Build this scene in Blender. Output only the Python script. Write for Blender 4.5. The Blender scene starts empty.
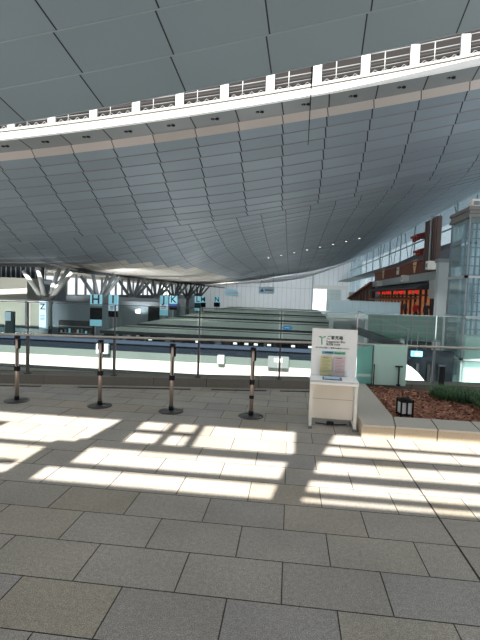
import bpy, bmesh, math, random
from mathutils import Vector, Matrix, Euler
random.seed(7)
C = bpy.context.scene
COL = C.collection
PI = math.pi
# ------------------------------------------------------------------ camera calibration
F = 450.0; EYE = 1.65
RM = (Matrix.Rotation(math.radians(6.34), 3, 'Z') @ Matrix.Rotation(math.pi/2-math.radians(3.35), 3, 'X')
      @ Matrix.Rotation(math.atan(.036), 3, 'Z'))
def lerp(a, b, t): return a+(b-a)*t
# ------------------------------------------------------------------ materials
MATS = {}
def hexc(r, g, b):
    f = lambda c: (c/255/12.92) if c/255 <= .04045 else ((c/255+.055)/1.055)**2.4
    return (f(r), f(g), f(b), 1)
def mat(name, rgb, rough=.6, metal=0, var=0.0, scale=8.0, emit=0, spec=.5, bump=0, alpha=None, ecol=None, coords='Object'):
    if name in MATS: return MATS[name]
    m = bpy.data.materials.new(name); m.use_nodes = True
    nt = m.node_tree; b = nt.nodes['Principled BSDF']
    c = hexc(*rgb)
    b.inputs['Base Color'].default_value = c
    b.inputs['Roughness'].default_value = rough
    b.inputs['Metallic'].default_value = metal
    b.inputs['Specular IOR Level'].default_value = spec
    if emit:
        b.inputs['Emission Color'].default_value = hexc(*ecol) if ecol else c
        b.inputs['Emission Strength'].default_value = emit
    if var or bump:
        tc = nt.nodes.new('ShaderNodeTexCoord'); n = nt.nodes.new('ShaderNodeTexNoise')
        n.inputs['Scale'].default_value = scale; n.inputs['Detail'].default_value = 6
        nt.links.new(tc.outputs[coords], n.inputs['Vector'])
        if var:
            mx = nt.nodes.new('ShaderNodeMix'); mx.data_type = 'RGBA'
            mx.inputs[6].default_value = tuple(max(0, v*(1-var)) for v in c[:3])+(1,)
            mx.inputs[7].default_value = tuple(min(1, v*(1+var)) for v in c[:3])+(1,)
            mr = nt.nodes.new('ShaderNodeMapRange'); mr.inputs[1].default_value = .3; mr.inputs[2].default_value = .7
            nt.links.new(n.outputs['Fac'], mr.inputs[0]); nt.links.new(mr.outputs[0], mx.inputs[0])
            nt.links.new(mx.outputs[2], b.inputs['Base Color'])
        if bump:
            bp = nt.nodes.new('ShaderNodeBump'); bp.inputs['Strength'].default_value = bump
            bp.inputs['Distance'].default_value = .01
            nt.links.new(n.outputs['Fac'], bp.inputs['Height']); nt.links.new(bp.outputs[0], b.inputs['Normal'])
    MATS[name] = m; return m
def glass(name, rgb, a, rough=.05, gl=.25, milk=0.0):
    """thin sheet glass: a = share of light let through untinted; milk = share that scatters"""
    if name in MATS: return MATS[name]
    m = bpy.data.materials.new(name); m.use_nodes = True; nt = m.node_tree
    for n in list(nt.nodes): nt.nodes.remove(n)
    out = nt.nodes.new('ShaderNodeOutputMaterial')
    tr = nt.nodes.new('ShaderNodeBsdfTransparent'); c = hexc(*rgb)
    tr.inputs[0].default_value = tuple(lerp(1, v, .6) for v in c[:3])+(1,)
    gs = nt.nodes.new('ShaderNodeBsdfGlossy'); gs.inputs['Roughness'].default_value = rough
    gs.inputs[0].default_value = (.9, .95, .95, 1)
    df = nt.nodes.new('ShaderNodeBsdfDiffuse'); df.inputs[0].default_value = c
    tl = nt.nodes.new('ShaderNodeBsdfTranslucent'); tl.inputs[0].default_value = c
    dm = nt.nodes.new('ShaderNodeMixShader'); dm.inputs[0].default_value = .5
    nt.links.new(df.outputs[0], dm.inputs[1]); nt.links.new(tl.outputs[0], dm.inputs[2])
    m1 = nt.nodes.new('ShaderNodeMixShader'); m1.inputs[0].default_value = 1-a
    nt.links.new(tr.outputs[0], m1.inputs[1]); nt.links.new(dm.outputs[0], m1.inputs[2])
    fr = nt.nodes.new('ShaderNodeFresnel'); fr.inputs[0].default_value = 1.45
    ml = nt.nodes.new('ShaderNodeMath'); ml.operation = 'MULTIPLY'; ml.inputs[1].default_value = gl*2
    nt.links.new(fr.outputs[0], ml.inputs[0])
    m2 = nt.nodes.new('ShaderNodeMixShader')
    nt.links.new(ml.outputs[0], m2.inputs[0]); nt.links.new(m1.outputs[0], m2.inputs[1]); nt.links.new(gs.outputs[0], m2.inputs[2])
    nt.links.new(m2.outputs[0], out.inputs[0]); MATS[name] = m; return m

STEEL = mat('brushed_steel', (150, 142, 134), .38, .75, .12, 30)
BLACK = mat('black_plastic', (22, 22, 24), .6, spec=.2)
DARK = mat('dark_metal', (42, 45, 48), .6, .1, spec=.2)
WHITE = mat('white_paint', (228, 228, 222), .5, 0, .04, 3)
OFFW = mat('offwhite_panel', (232, 228, 220), .55, 0, .05, 4)
TRUSSW = mat('white_truss', (160,162,162), .5)
CREAM = mat('cream_wall', (176, 176, 162), .7, 0, .04, .3)
GREYW = mat('grey_wall', (128, 140, 148), .7, 0, .08, .3)
PALEW = mat('pale_wall', (205, 214, 218), .6, 0, .04, .2)
CYAN = mat('cyan_sign', (140, 205, 222), .4, 0, 0, 1, .35)  # sign faces are unlit; slight glow added in both sign colours
PALEB = mat('pale_blue_sign', (196, 220, 236), .4, 0, 0, 1, .35)
NAVY = mat('navy_ink', (16, 28, 48), .5)
TEALD = mat('dark_teal', (22, 62, 66), .4)
SCREEN = mat('black_screen', (10, 12, 16), .5, spec=.1)
LIT = mat('lit_display', (240, 240, 235), .5, 0, 0, 1, 1.6)
CANOPY = mat('canopy_top', (150, 160, 152), .6, 0, .10, .5)
CANOPYD = mat('canopy_edge', (40, 46, 50), .6)
GREYM = mat('grey_metal', (126, 134, 138), .5, .2, .06, 2)
LGREY = mat('light_grey_column', (168, 176, 178), .6, 0, .05, 1)
WOODR = mat('red_brown_timber', (112, 62, 42), .6, 0, .25, 3)
WOODD = mat('dark_timber', (84, 56, 46), .7, 0, .2, 3)
RED = mat('red_lantern', (215, 40, 30), .5, 0, 0, 1, .8)
REDP = mat('red_lacquer', (118, 40, 34), .4)
GLOW = mat('warm_interior', (196, 118, 76), .6, 0, .6, 1.6, .30)
ROOFG = mat('grey_roof_tile', (92, 98, 102), .6, 0, .1, 3)
TRUNK = mat('white_steel_branch', (166, 168, 164), .5)
TRUNKD = mat('grey_steel_branch', (122, 130, 134), .5)

# ------------------------------------------------------------------ mesh builder
class MB:
    def __init__(s): s.bm = bmesh.new(); s.uv = None
    def box(s, x0, x1, y0, y1, z0, z1, bev=0):
        vs = [s.bm.verts.new(p) for p in ((x0,y0,z0),(x1,y0,z0),(x1,y1,z0),(x0,y1,z0),(x0,y0,z1),(x1,y0,z1),(x1,y1,z1),(x0,y1,z1))]
        fs = [s.bm.faces.new([vs[i] for i in q]) for q in ((0,3,2,1),(4,5,6,7),(0,1,5,4),(1,2,6,5),(2,3,7,6),(3,0,4,7))]
        if bev: bmesh.ops.bevel(s.bm, geom=list({e for f in fs for e in f.edges}), offset=bev, segments=2, affect='EDGES')
        return s
    def hexa(s, pts):
        vs = [s.bm.verts.new(p) for p in pts]
        for q in ((0,3,2,1),(4,5,6,7),(0,1,5,4),(1,2,6,5),(2,3,7,6),(3,0,4,7)): s.bm.faces.new([vs[i] for i in q])
        return s
    def tube(s, a, b, r, r2=None, n=12, cap=True):
        a = Vector(a); b = Vector(b); d = (b-a); L = d.length
        r2 = r if r2 is None else r2
        q = d.to_track_quat('Z', 'Y').to_matrix()
        ra = [s.bm.verts.new(a+q@Vector((r*math.cos(2*PI*i/n), r*math.sin(2*PI*i/n), 0))) for i in range(n)]
        rb = [s.bm.verts.new(b+q@Vector((r2*math.cos(2*PI*i/n), r2*math.sin(2*PI*i/n), 0))) for i in range(n)]
        for i in range(n):
            f = s.bm.faces.new([ra[i], ra[(i+1)%n], rb[(i+1)%n], rb[i]]); f.smooth = True
        if cap: s.bm.faces.new(ra[::-1]); s.bm.faces.new(rb)
        return s
    def lathe(s, prof, c=(0,0,0), n=32):
        rings = []
        for r, z in prof:
            rings.append([s.bm.verts.new((c[0]+r*math.cos(2*PI*i/n), c[1]+r*math.sin(2*PI*i/n), c[2]+z)) for i in range(n)])
        for a, b in zip(rings, rings[1:]):
            for i in range(n):
                f = s.bm.faces.new([a[i], a[(i+1)%n], b[(i+1)%n], b[i]]); f.smooth = True
        s.bm.faces.new(rings[0][::-1]); s.bm.faces.new(rings[-1])
        return s
    def quad(s, pts):
        return s.bm.faces.new([s.bm.verts.new(p) for p in pts])
    def build(s, name, m, parent=None, mats=None):
        me = bpy.data.meshes.new(name); s.bm.normal_update(); s.bm.to_mesh(me); s.bm.free()
        o = bpy.data.objects.new(name, me); COL.objects.link(o)
        for k in (mats or [m]): me.materials.append(k)
        if parent is not None:
            o.parent = parent
            o.matrix_parent_inverse = Matrix.Identity(4)
        return o
def thing(name, label, cat, loc=(0,0,0), rz=0, group=None):
    o = bpy.data.objects.new(name, None); COL.objects.link(o); o.location = loc; o.rotation_euler = (0,0,rz)
    o.empty_display_size = .1
    o['label'] = label; o['category'] = cat
    if group: o['group'] = group
    return o
def tag(o, label=None, cat=None, group=None, kind=None):
    if label: o['label'] = label
    if cat: o['category'] = cat
    if group: o['group'] = group
    if kind: o['kind'] = kind
    return o
def dup(o, parent=None):
    c = o.copy(); COL.objects.link(c)
    if parent is not None: c.parent = parent
    for ch in list(o.children): dup(ch, c)
    return c
def struct(name, mb, m, label, cat='structure', mats=None):
    o = mb.build(name, m, None, mats); tag(o, label, cat, kind='structure'); return o
def text(body, size, m, parent, loc, rot=(PI/2,0,0), align='CENTER', name='lettering', sx=1, ext=.001, bold=0):
    cu = bpy.data.curves.new('t', 'FONT'); cu.body = body; cu.size = size; cu.align_x = align; cu.align_y = 'CENTER'
    cu.extrude = ext; cu.offset = bold
    t = bpy.data.objects.new('t', cu); COL.objects.link(t)
    bpy.context.view_layer.update()
    me = bpy.data.meshes.new_from_object(t.evaluated_get(bpy.context.evaluated_depsgraph_get()))
    bpy.data.objects.remove(t); bpy.data.curves.remove(cu)
    o = bpy.data.objects.new(name, me); COL.objects.link(o); me.materials.clear(); me.materials.append(m)
    o.parent = parent; o.location = loc; o.rotation_euler = rot; o.scale = (sx,1,1)
    return o

# ------------------------------------------------------------------ deck floor
PX, PY, X0J, Y0J, XEXP = .587, .386, .018, 2.33, 1.19
def kerbY(x): return 7.92+.19*x if x < .9 else 8.09+.10*(x-.9)
def deck():
    bm = bmesh.new(); cl = bm.loops.layers.color.new('tint')
    g = .0035
    rnd = random.Random(3)
    def tile(x0, x1, y0, y1):
        if x1-x0 < .02: return
        ya, yb = y1, y1
        v = rnd.uniform(.95, 1.05); w = rnd.uniform(-.02, .03)
        if abs((x0+x1)/2+.27) < .05 and abs((y0+y1)/2-2.9) < .05: w = .09; v = 1.04
        zz = 0
        ps = ((x0+g,y0+g,zz),(x1-g,y0+g,zz),(x1-g,y1-g,zz),(x0+g,y1-g,zz))
        f = bm.faces.new([bm.verts.new(p) for p in ps])
        for l in f.loops: l[cl] = (v+w*.6, v, v-w*1.3, 1)
        # little walls of the joint
        low = [bm.verts.new((p[0], p[1], -.006)) for p in ps]
        fv = list(f.verts)
        for i in range(4):
            q = bm.faces.new([fv[i], low[i], low[(i+1)%4], fv[(i+1)%4]])
            for l in q.loops: l[cl] = (.35,.35,.35,1)
    for j in range(-14, 16):
        y0 = Y0J+PY*j; y1 = y0+PY
        off = X0J if j % 2 == 0 else X0J+PX/2
        k0 = -16
        for k in range(k0, 18):
            x0 = off+PX*k; x1 = x0+PX
            if x0 < XEXP < x1:
                tile(x0, XEXP-.004, y0, y1); tile(XEXP+.004, x1, y0, y1)
            else: tile(x0, x1, y0, y1)
    me = bpy.data.meshes.new('floor'); bm.normal_update(); bm.to_mesh(me); bm.free()
    o = bpy.data.objects.new('floor', me); COL.objects.link(o)
    m = bpy.data.materials.new('granite_paving'); m.use_nodes = True; nt = m.node_tree; b = nt.nodes['Principled BSDF']
    tc = nt.nodes.new('ShaderNodeTexCoord')
    n1 = nt.nodes.new('ShaderNodeTexNoise'); n1.inputs['Scale'].default_value = 170; n1.inputs['Detail'].default_value = 4
    n2 = nt.nodes.new('ShaderNodeTexNoise'); n2.inputs['Scale'].default_value = 1.4; n2.inputs['Detail'].default_value = 6
    n3 = nt.nodes.new('ShaderNodeTexNoise'); n3.inputs['Scale'].default_value = 38; n3.inputs['Detail'].default_value = 5
    at = nt.nodes.new('ShaderNodeVertexColor'); at.layer_name = 'tint'
    for n in (n1, n2, n3): nt.links.new(tc.outputs['Object'], n.inputs['Vector'])
    cr = nt.nodes.new('ShaderNodeValToRGB')
    cr.color_ramp.elements[0].position = .32; cr.color_ramp.elements[0].color = hexc(110, 103, 95)
    cr.color_ramp.elements[1].position = .66; cr.color_ramp.elements[1].color = hexc(192, 184, 173)
    nt.links.new(n1.outputs['Fac'], cr.inputs[0])
    mr = nt.nodes.new('ShaderNodeMapRange'); mr.inputs[1].default_value = .3; mr.inputs[2].default_value = .7; mr.inputs[3].default_value = .86; mr.inputs[4].default_value = 1.1
    nt.links.new(n2.outputs['Fac'], mr.inputs[0])
    mr3 = nt.nodes.new('ShaderNodeMapRange'); mr3.inputs[1].default_value = .35; mr3.inputs[2].default_value = .65; mr3.inputs[3].default_value = .88; mr3.inputs[4].default_value = 1.1
    nt.links.new(n3.outputs['Fac'], mr3.inputs[0])
    mm = nt.nodes.new('ShaderNodeMath'); mm.operation = 'MULTIPLY'; nt.links.new(mr.outputs[0], mm.inputs[0]); nt.links.new(mr3.outputs[0], mm.inputs[1])
    v1 = nt.nodes.new('ShaderNodeVectorMath'); v1.operation = 'MULTIPLY'; nt.links.new(cr.outputs[0], v1.inputs[0]); nt.links.new(at.outputs[0], v1.inputs[1])
    v2 = nt.nodes.new('ShaderNodeVectorMath'); v2.operation = 'SCALE'; nt.links.new(v1.outputs[0], v2.inputs[0]); nt.links.new(mm.outputs[0], v2.inputs['Scale'])
    nt.links.new(v2.outputs[0], b.inputs['Base Color']); b.inputs['Roughness'].default_value = .7
    bp = nt.nodes.new('ShaderNodeBump'); bp.inputs['Strength'].default_value = .25; bp.inputs['Distance'].default_value = .004
    nt.links.new(n1.outputs['Fac'], bp.inputs['Height']); nt.links.new(bp.outputs[0], b.inputs['Normal'])
    me.materials.append(m); tag(o, 'granite paving slabs of the observation deck', 'floor', kind='structure')
    g_ = MB(); g_.box(-9.4, 10.5, -3.1, 8.6, -.3, -.005)
    o2 = struct('floor', g_, mat('dark_grout', (70, 66, 60), .9), 'dark bed under the deck paving')
deck()
# kerb under the balustrade
KERB = mat('grey_granite_kerb', (112, 106, 98), .7, 0, .15, 60)
mb = MB()
xs = [-9.5+.9*i for i in range(23)]
for a, b in zip(xs, xs[1:]):
    mb.hexa([(a+.004,kerbY(a),-.2),(b-.004,kerbY(b),-.2),(b-.004,kerbY(b)+.42,-.2),(a+.004,kerbY(a)+.42,-.2),
             (a+.004,kerbY(a),.15),(b-.004,kerbY(b),.15),(b-.004,kerbY(b)+.42,.15),(a+.004,kerbY(a)+.42,.15)])
kerb = struct('trim_1', mb, KERB, 'grey granite kerb along the deck edge')
mb = MB()
for x0, x1 in ((-6.2,-4.05),(-3.45,-1.62),(-1.28,-.35),(-.12,.75)):
    ya = lambda x: kerbY(x)-.17
    mb.hexa([(x0,ya(x0)-.06,-.01),(x1,ya(x1)-.06,-.01),(x1,ya(x1),-.01),(x0,ya(x0),-.01),(x0,ya(x0)-.06,.006),(x1,ya(x1)-.06,.006),(x1,ya(x1),.006),(x0,ya(x0),.006)])
struct('trim_2', mb, DARK, 'dark slotted drain strips in front of the kerb')

# ------------------------------------------------------------------ balustrade
bal = thing('glass_balustrade', 'clear glass balustrade with brushed steel handrail along the deck edge', 'railing', (0, 8, .15))
def bl(x, dy=0, z=0): return Vector((x, kerbY(x)+.12+dy-8, z-.15))
PANE = glass('clear_glass', (225, 236, 234), .992, .02, .10)
rails = [-8.9+.35*i for i in range(50)]
mb = MB(); mb2 = MB()
for a, b in zip(rails, rails[1:]):
    mb.tube(bl(a,-.06,.825), bl(b,-.06,.825), .022, n=10); mb2.tube(bl(a,0,1.375), bl(b,0,1.375), .006, n=8)
mb.build('handrail', mat('rail_steel',(186,178,170),.45,.2), bal); mb2.build('top_rail', mat('glass_edge_channel', (62, 80, 80), .6, 0), bal)
POSTX = [-8.68,-7.26,-5.84,-4.43,-3.0,-1.57,-.15,1.2,2.6,4.0,5.4,6.8]
for x in POSTX:
    p = bl(x); m_ = MB(); m_.box(p.x-.016, p.x+.016, p.y-.03, p.y+.03, .0, .66); m_.box(p.x-.008, p.x+.008, p.y-.012, p.y+.012, .66, 1.23); m_.box(p.x-.04, p.x+.04, p.y-.05, p.y+.05, 0, .02)
    m_.tube((p.x, p.y, .675), (p.x, p.y-.07, .675), .012, n=8)
    m_.build('post', mat('post_grey',(74,74,74),.5,.2) if x < 1.5 else GREYM, bal)
for a, b in zip(POSTX, POSTX[1:]):
    p, q = bl(a+.04), bl(b-.04); m_ = MB()
    m_.hexa([(p.x,p.y-.005,.04),(q.x,q.y-.005,.04),(q.x,q.y+.005,.04),(p.x,p.y+.005,.04),(p.x,p.y-.005,1.21),(q.x,q.y-.005,1.21),(q.x,q.y+.005,1.21),(p.x,p.y+.005,1.21)])
    m_.build('glass_panel', PANE, bal)

# teal frosted screens at the planter end
FROST = glass('frosted_teal_glass', (224, 246, 238), .08, .2, .3)
FROSTD = glass('deep_teal_glass', (168, 226, 216), .2, .1, .4)
s1 = thing('glass_screen', 'pale frosted green glass screen with a slim steel post behind the planter', 'screen', (1.76, 8.02, .15))
MB().box(-.28,.28,-.006,.006,.0,.70,.003).build('glass_sheet', FROST, s1)
m_ = MB(); m_.box(.14,.16,-.05,-.02,-.0,.34); m_.box(.09,.21,-.055,-.01,.33,.35); m_.box(.12,.18,-.06,-.0,0,.03); m_.build('bracket_post', DARK, s1)
m_ = MB(); m_.box(-.275,-.262,-.04,-.012,0,.36); m_.build('bracket_post', DARK, s1)
s2 = thing('glass_screen', 'darker teal glass screen with sloping top, half hidden by the notice stand', 'screen', (1.34, 8.06, .15))
m_ = MB(); m_.hexa([(-.14,-.006,0),(.12,-.006,0),(.12,.006,0),(-.14,.006,0),(-.14,-.006,.62),(.12,-.006,.68),(.12,.006,.68),(-.14,.006,.62)]); m_.build('glass_sheet', FROSTD, s2)
MB().box(-.14,.12,-.01,.01,.12,.17).build('rail_bar', mat('pale_bar',(190,215,210),.5), s2)

# ------------------------------------------------------------------ stanchions
SP = [(-3.84,5.98),(-2.61,6.0),(-1.57,5.96),(-.47,5.98)]
SLAB = ['steel queue stanchion at the far left of the row','second steel queue stanchion from the left, in front of the glass rail',
        'third steel queue stanchion from the left, middle of the deck edge','steel queue stanchion nearest the white notice stand, with a low black band']
def stanchion(extra=False):
    t = thing('queue_stanchion', SLAB[0], 'stanchion', (0,0,0), group='queue stanchions along the deck edge')
    MB().lathe([(.165,0),(.17,.004),(.165,.010),(.12,.017),(.05,.026)]).build('base', mat('stanchion_base',(88,86,84),.35,.7), t)
    MB().tube((0,0,.02),(0,0,.92),.027,n=20).build('pole', mat('bronze_steel',(176,158,146),.35,.6), t)
    MB().lathe([(.033,.02),(.034,.07),(.029,.075)]).build('collar', BLACK, t)
    m_ = MB(); m_.lathe([(.030,.90),(.040,.908),(.040,.93),(.028,.938)]); m_.build('cap', BLACK, t)
    m_ = MB(); m_.box(.014,.044,-.02,.02,.76,.895,.006); m_.box(-.031,-.02,-.02,.012,.80,.9); m_.build('belt_cassette', BLACK, t)
    m_ = MB(); m_.box(-.033,.033,-.031,.031,.43,.51,.008); m_.box(.008,.020,-.032,-.016,.51,.76); m_.build('belt_clip', BLACK, t)
    return t
st = stanchion()
for i, (x, y) in enumerate(SP):
    o = st if i == 0 else dup(st)
    o.location = (x, y, 0); o['label'] = SLAB[i]
    if i == 3: MB().lathe([(.030,.245),(.031,.25),(.031,.285),(.030,.29)]).build('tape_band', BLACK, o)

# ------------------------------------------------------------------ notice stand (suggestion box)
ns = thing('notice_stand', 'white suggestion box stand with printed back panel and writing shelf', 'stand', (.575, 5.6, 0), math.radians(-2))
WP = mat('white_board', (250, 250, 248), .45, 0, .01, 4)
INK = mat('black_ink', (34, 36, 40), .6); GREENI = mat('green_ink', (60, 160, 120), .6); TEALI = mat('teal_ink', (50,150,160), .6)
m_ = MB(); m_.box(-.29,.29,.33,.352,.62,1.235,.004); m_.build('back_panel', WP, ns)
m_ = MB(); m_.box(-.295,.295,-.02,.35,.588,.618,.004); m_.box(-.295,.295,-.02,-.005,.565,.62,.003); m_.build('shelf', WP, ns)
for s, nm in ((-1,'leg'),(1,'leg')):
    m_ = MB(); xa = s*.272
    m_.box(xa-.018,xa+.018,-.005,.035,.04,.588,.003); m_.box(xa-.018,xa+.018,.30,.34,.04,.60,.003)
    m_.box(xa-.018,xa+.018,-.02,.36,.035,.07,.003)
    lg = m_.build('leg', OFFW, ns)
    for yy in (.01, .33):
        f = MB(); f.box(xa-.024,xa+.024,yy-.03,yy+.03,.0,.04,.004); f.build('foot', GREYM, lg)
m_ = MB(); m_.box(-.255,.255,.18,.20,.09,.588,.003); m_.build('front_panel', mat('ivory_panel',(238,228,214),.55,0,.04,3), ns)
m_ = MB(); m_.box(-.255,.255,.178,.181,.345,.349); m_.lathe([(.004,0),(.003,.003)],(-.09,.176,.5),12); m_.build('panel_seam', mat('seam_grey',(150,142,130),.6), ns)
m_ = MB(); m_.box(-.06,.03,.15,.20,.02,.06,.006); m_.tube((-.2,.22,.015),(-.03,.17,.02),.008); m_.tube((.0,.17,.02),(.2,.25,.012),.008); m_.build('cable_tray', DARK, ns)
yf = .328
text('ご意見箱', .052, INK, ns, (-.10,yf,1.118), align='LEFT', bold=.0004)
text('Suggestion Box', .040, INK, ns, (-.105,yf,1.070), align='LEFT', bold=.0)
text('意见箱 의견함', .030, INK, ns, (-.105,yf,1.030), align='LEFT', bold=.0)
text('皆さまのご意見・ご要望をお聞かせください', .0215, INK, ns, (-.02,yf,.985), bold=.0)
m_ = MB()
for pts in (((-.20,1.13),(-.165,1.105),(-.155,1.11),(-.19,1.135)),((-.165,1.105),(-.11,1.13),(-.12,1.14),(-.16,1.118)),((-.17,1.105),(-.158,1.105),(-.152,1.03),(-.165,1.02)),((-.205,1.128),(-.165,1.137),(-.165,1.13),(-.2,1.12))):
    m_.quad([(x, yf, z) for x, z in pts])
m_.build('logo', GREENI, ns)
lf = MB(); lf.box(-.155,.0,.322,.331,.905,.945,.002); lf.build('label_strip', mat('cyan_strip',(150,205,225),.5), ns)
lf = MB(); lf.box(.003,.145,.322,.331,.905,.945,.002); lf.build('label_strip', mat('mint_strip',(140,210,180),.5), ns)
text('ご意見用紙', .026, INK, ns, (-.078,.320,.925), bold=.0004); text('Comment Card', .021, NAVY, ns, (.074,.320,.925), bold=.0004)
for (xa, xb, rgb, lab) in ((-.165,-.005,(214,206,158),'pale yellow comment forms in the left pocket of the notice stand'),(.005,.165,(222,196,200),'pale pink comment forms in the right pocket of the notice stand')):
    f = thing('paper_form', lab, 'form', (.575+(xa+xb)/2, 5.6+.31, .625), group='comment forms')
    hw = (xb-xa)/2-.008
    MB().box(-hw,hw,0,.008,0,.255,.001).build('sheet', mat('form_%d' % rgb[2], rgb, .7), f)
    mm_ = MB()
    for i in range(9):
        mm_.box(-hw+.02, hw-.02-(.03 if i%3==2 else 0), -.0015, 0, .20-.019*i, .2035-.019*i)
    mm_.box(-hw+.03, hw-.04, -.0015, 0, .228,.238)
    mm_.build('printed_lines', mat('form_ink',(150,140,120),.7), f)
m_ = MB(); m_.box(-.17,.17,.302,.308,.618,.70,.002); m_.box(-.17,.17,.302,.33,.618,.624)
m_.build('form_pocket', glass('acrylic',(245,248,248),.97,.05,.15), ns)
tray = thing('clipboard', 'blue rimmed tray lying on the shelf of the notice stand', 'tray', (.575-.015, 5.6+.13, .618), math.radians(-4))
MB().box(-.12,.12,-.09,.09,0,.008,.003).build('board', mat('blue_rim',(52,100,140),.5), tray)
MB().box(-.105,.095,-.07,.075,.008,.012,.001).build('sheet', mat('blue_sheet',(176,208,226),.6), tray)

# ------------------------------------------------------------------ planter
PL = mat('planter_granite', (172, 158, 138), .8, 0, .28, 90, bump=.3)
PLT = mat('planter_granite_top', (182, 175, 164), .7, 0, .12, 90)
pl = thing('planter', 'raised granite planter with bark mulch at the right deck edge', 'planter', (.9, 5.38, 0))
def stone(pts_bot, h=.16):
    m_ = MB(); m_.hexa([(x,y,0) for x,y in pts_bot]+[(x,y,h-.022) for x,y in pts_bot]); m_.build('kerb_stone', PL, pl)
    cx = sum(p[0] for p in pts_bot)/4; cy = sum(p[1] for p in pts_bot)/4
    q = [(x+(.006 if x<cx else -.0), y+(-.008 if y<cy else 0)) for x,y in pts_bot]
    m_ = MB(); m_.hexa([(x,y,h-.022) for x,y in q]+[(x,y,h) for x,y in q]); m_.build('coping', PLT, pl)
g = .005
stone([(0,0),(.385-g,0),(.45-g,.46),(.45-.25,.46)]) if False else None
stone([(0,0),(.38-g,0),(.45-g,.455),(.0,.455)])
xs = [.38,.86,1.34,1.82,2.30,2.78,3.26,3.74,4.22]
for a, b in zip(xs, xs[1:]):
    a2 = .45 if a == .38 else a+.05; b2 = b+.05
    stone([(a+g,0),(b-g,0),(b2-g,.455),(a2+g,.455)])
ys = [.455,1.0,1.55,2.1,2.62]
for a, b in zip(ys, ys[1:]): stone([(0,a+g),(.45,a+g),(.45,b-g),(0,b-g)])
soil = MB(); soil.box(.45,4.3,.455,2.66,0,.07); soil.build('soil', mat('dark_soil',(60,42,32),.95), pl)
# bark mulch: uncountable chips
bm = bmesh.new(); rnd = random.Random(5)
for i in range(9000):
    x = rnd.uniform(1.37, 5.1); y = rnd.uniform(5.85, 8.03)
    if x > 3.6 and rnd.random() < .5: continue
    z = .075+rnd.uniform(0,.035)+.02*math.sin(x*5)*math.sin(y*4)
    a = rnd.uniform(0, PI); l = rnd.uniform(.014,.040); w = rnd.uniform(.006,.014)
    t1 = rnd.uniform(-.5,.5); t2 = rnd.uniform(-.6,.6)
    M = Matrix.Translation((x,y,z))@Euler((t1,t2,a)).to_matrix().to_4x4()
    vs = [bm.verts.new(M@Vector(p)) for p in ((-l,-w,0),(l,-w*.6,0),(l*.8,w,.003),(-l*.9,w*.8,.004))]
    f = bm.faces.new(vs); f.material_index = rnd.choice((0,0,0,1,1,2))
me = bpy.data.meshes.new('bark_mulch'); bm.to_mesh(me); bm.free()
bark = bpy.data.objects.new('bark_mulch', me); COL.objects.link(bark)
for n, c in (('bark_a',(168,116,92)),('bark_b',(118,78,62)),('bark_c',(196,148,122))): me.materials.append(mat(n, c, .9))
tag(bark, 'reddish brown bark chips filling the granite planter', 'mulch', kind='stuff')
MB_ = MB()
nx, ny = 44, 26
grid = [[MB_.bm.verts.new((lerp(1.36,5.1,i/nx), lerp(5.84,8.04,j/ny), .078+.018*math.sin(i*1.3)*math.sin(j*1.7)+rnd.uniform(0,.012))) for j in range(ny+1)] for i in range(nx+1)]
for i in range(nx):
    for j in range(ny): MB_.bm.faces.new([grid[i][j],grid[i+1][j],grid[i+1][j+1],grid[i][j+1]])
bb = MB_.build('mulch_bed', mat('bark_bed',(140,94,74),.95,0,.5,60,bump=.8), None); bb.parent = bark
# grass clumps
def clump(cx, cy, rx, ry, n, h, lab):
    bm = bmesh.new()
    for i in range(n):
        a = rnd.uniform(0,2*PI); q = math.sqrt(rnd.random())
        bx, by = cx+rx*q*math.cos(a), cy+ry*q*math.sin(a)
        da = rnd.uniform(0,2*PI); L = h*rnd.uniform(.6,1.15); lean = rnd.uniform(.5,1.5); w = rnd.uniform(.004,.007)
        d = Vector((math.cos(da),math.sin(da),0)); sd = Vector((-d.y,d.x,0))
        prev = None; mi = rnd.choice((0,0,1,2))
        for k in range(4):
            t = k/3; p = Vector((bx,by,.1))+d*(lean*L*t*t*.8)+Vector((0,0,L*(t-.42*lean*t*t)))
            ww = w*(1-t*.85); cur = (bm.verts.new(p-sd*ww), bm.verts.new(p+sd*ww))
            if prev:
                f = bm.faces.new([prev[0],prev[1],cur[1],cur[0]]); f.material_index = mi
            prev = cur
    me = bpy.data.meshes.new('ornamental_grass'); bm.to_mesh(me); bm.free()
    o = bpy.data.objects.new('ornamental_grass', me); COL.objects.link(o)
    for n_, c in (('leaf_a',(62,98,58)),('leaf_b',(98,136,82)),('leaf_c',(40,66,46))): me.materials.append(mat(n_, c, .6))
    tag(o, lab, 'plant')
clump(2.74, 7.5, .42, .40, 1900, .24, 'low spreading grass tuft nearest the bark at the planter back')
clump(3.22, 6.78, .45, .58, 2600, .26, 'dense dark green grass tuft at the right edge of the planter')
clump(4.3, 7.35, .4, .5, 1200, .28, 'green grass tuft beyond the right edge of the planter')
# lantern
ln = thing('garden_lantern', 'small black framed garden lantern with white panes standing on the bark', 'lantern', (1.585, 6.2, .085), math.radians(8)); ln.scale = (.86,.86,.88)
m_ = MB()
for sx in (-1,1):
    for sy in (-1,1): m_.box(sx*.09-.011,sx*.09+.011,sy*.09-.011,sy*.09+.011,0,.27,.002)
m_.box(-.011,.011,-.101,-.085,.05,.23); m_.box(-.101,.101,-.101,.101,.03,.05,.003)
m_.build('frame', BLACK, ln)
m_ = MB(); m_.box(-.105,.105,-.105,.105,.225,.25,.004); m_.lathe([(.10,.25),(.085,.27),(.05,.285),(.02,.29)],n=24); m_.build('roof', BLACK, ln)
MB().box(-.082,.082,-.082,.082,.05,.225).build('pane', mat('lantern_pane',(232,236,236),.5), ln)

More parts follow.
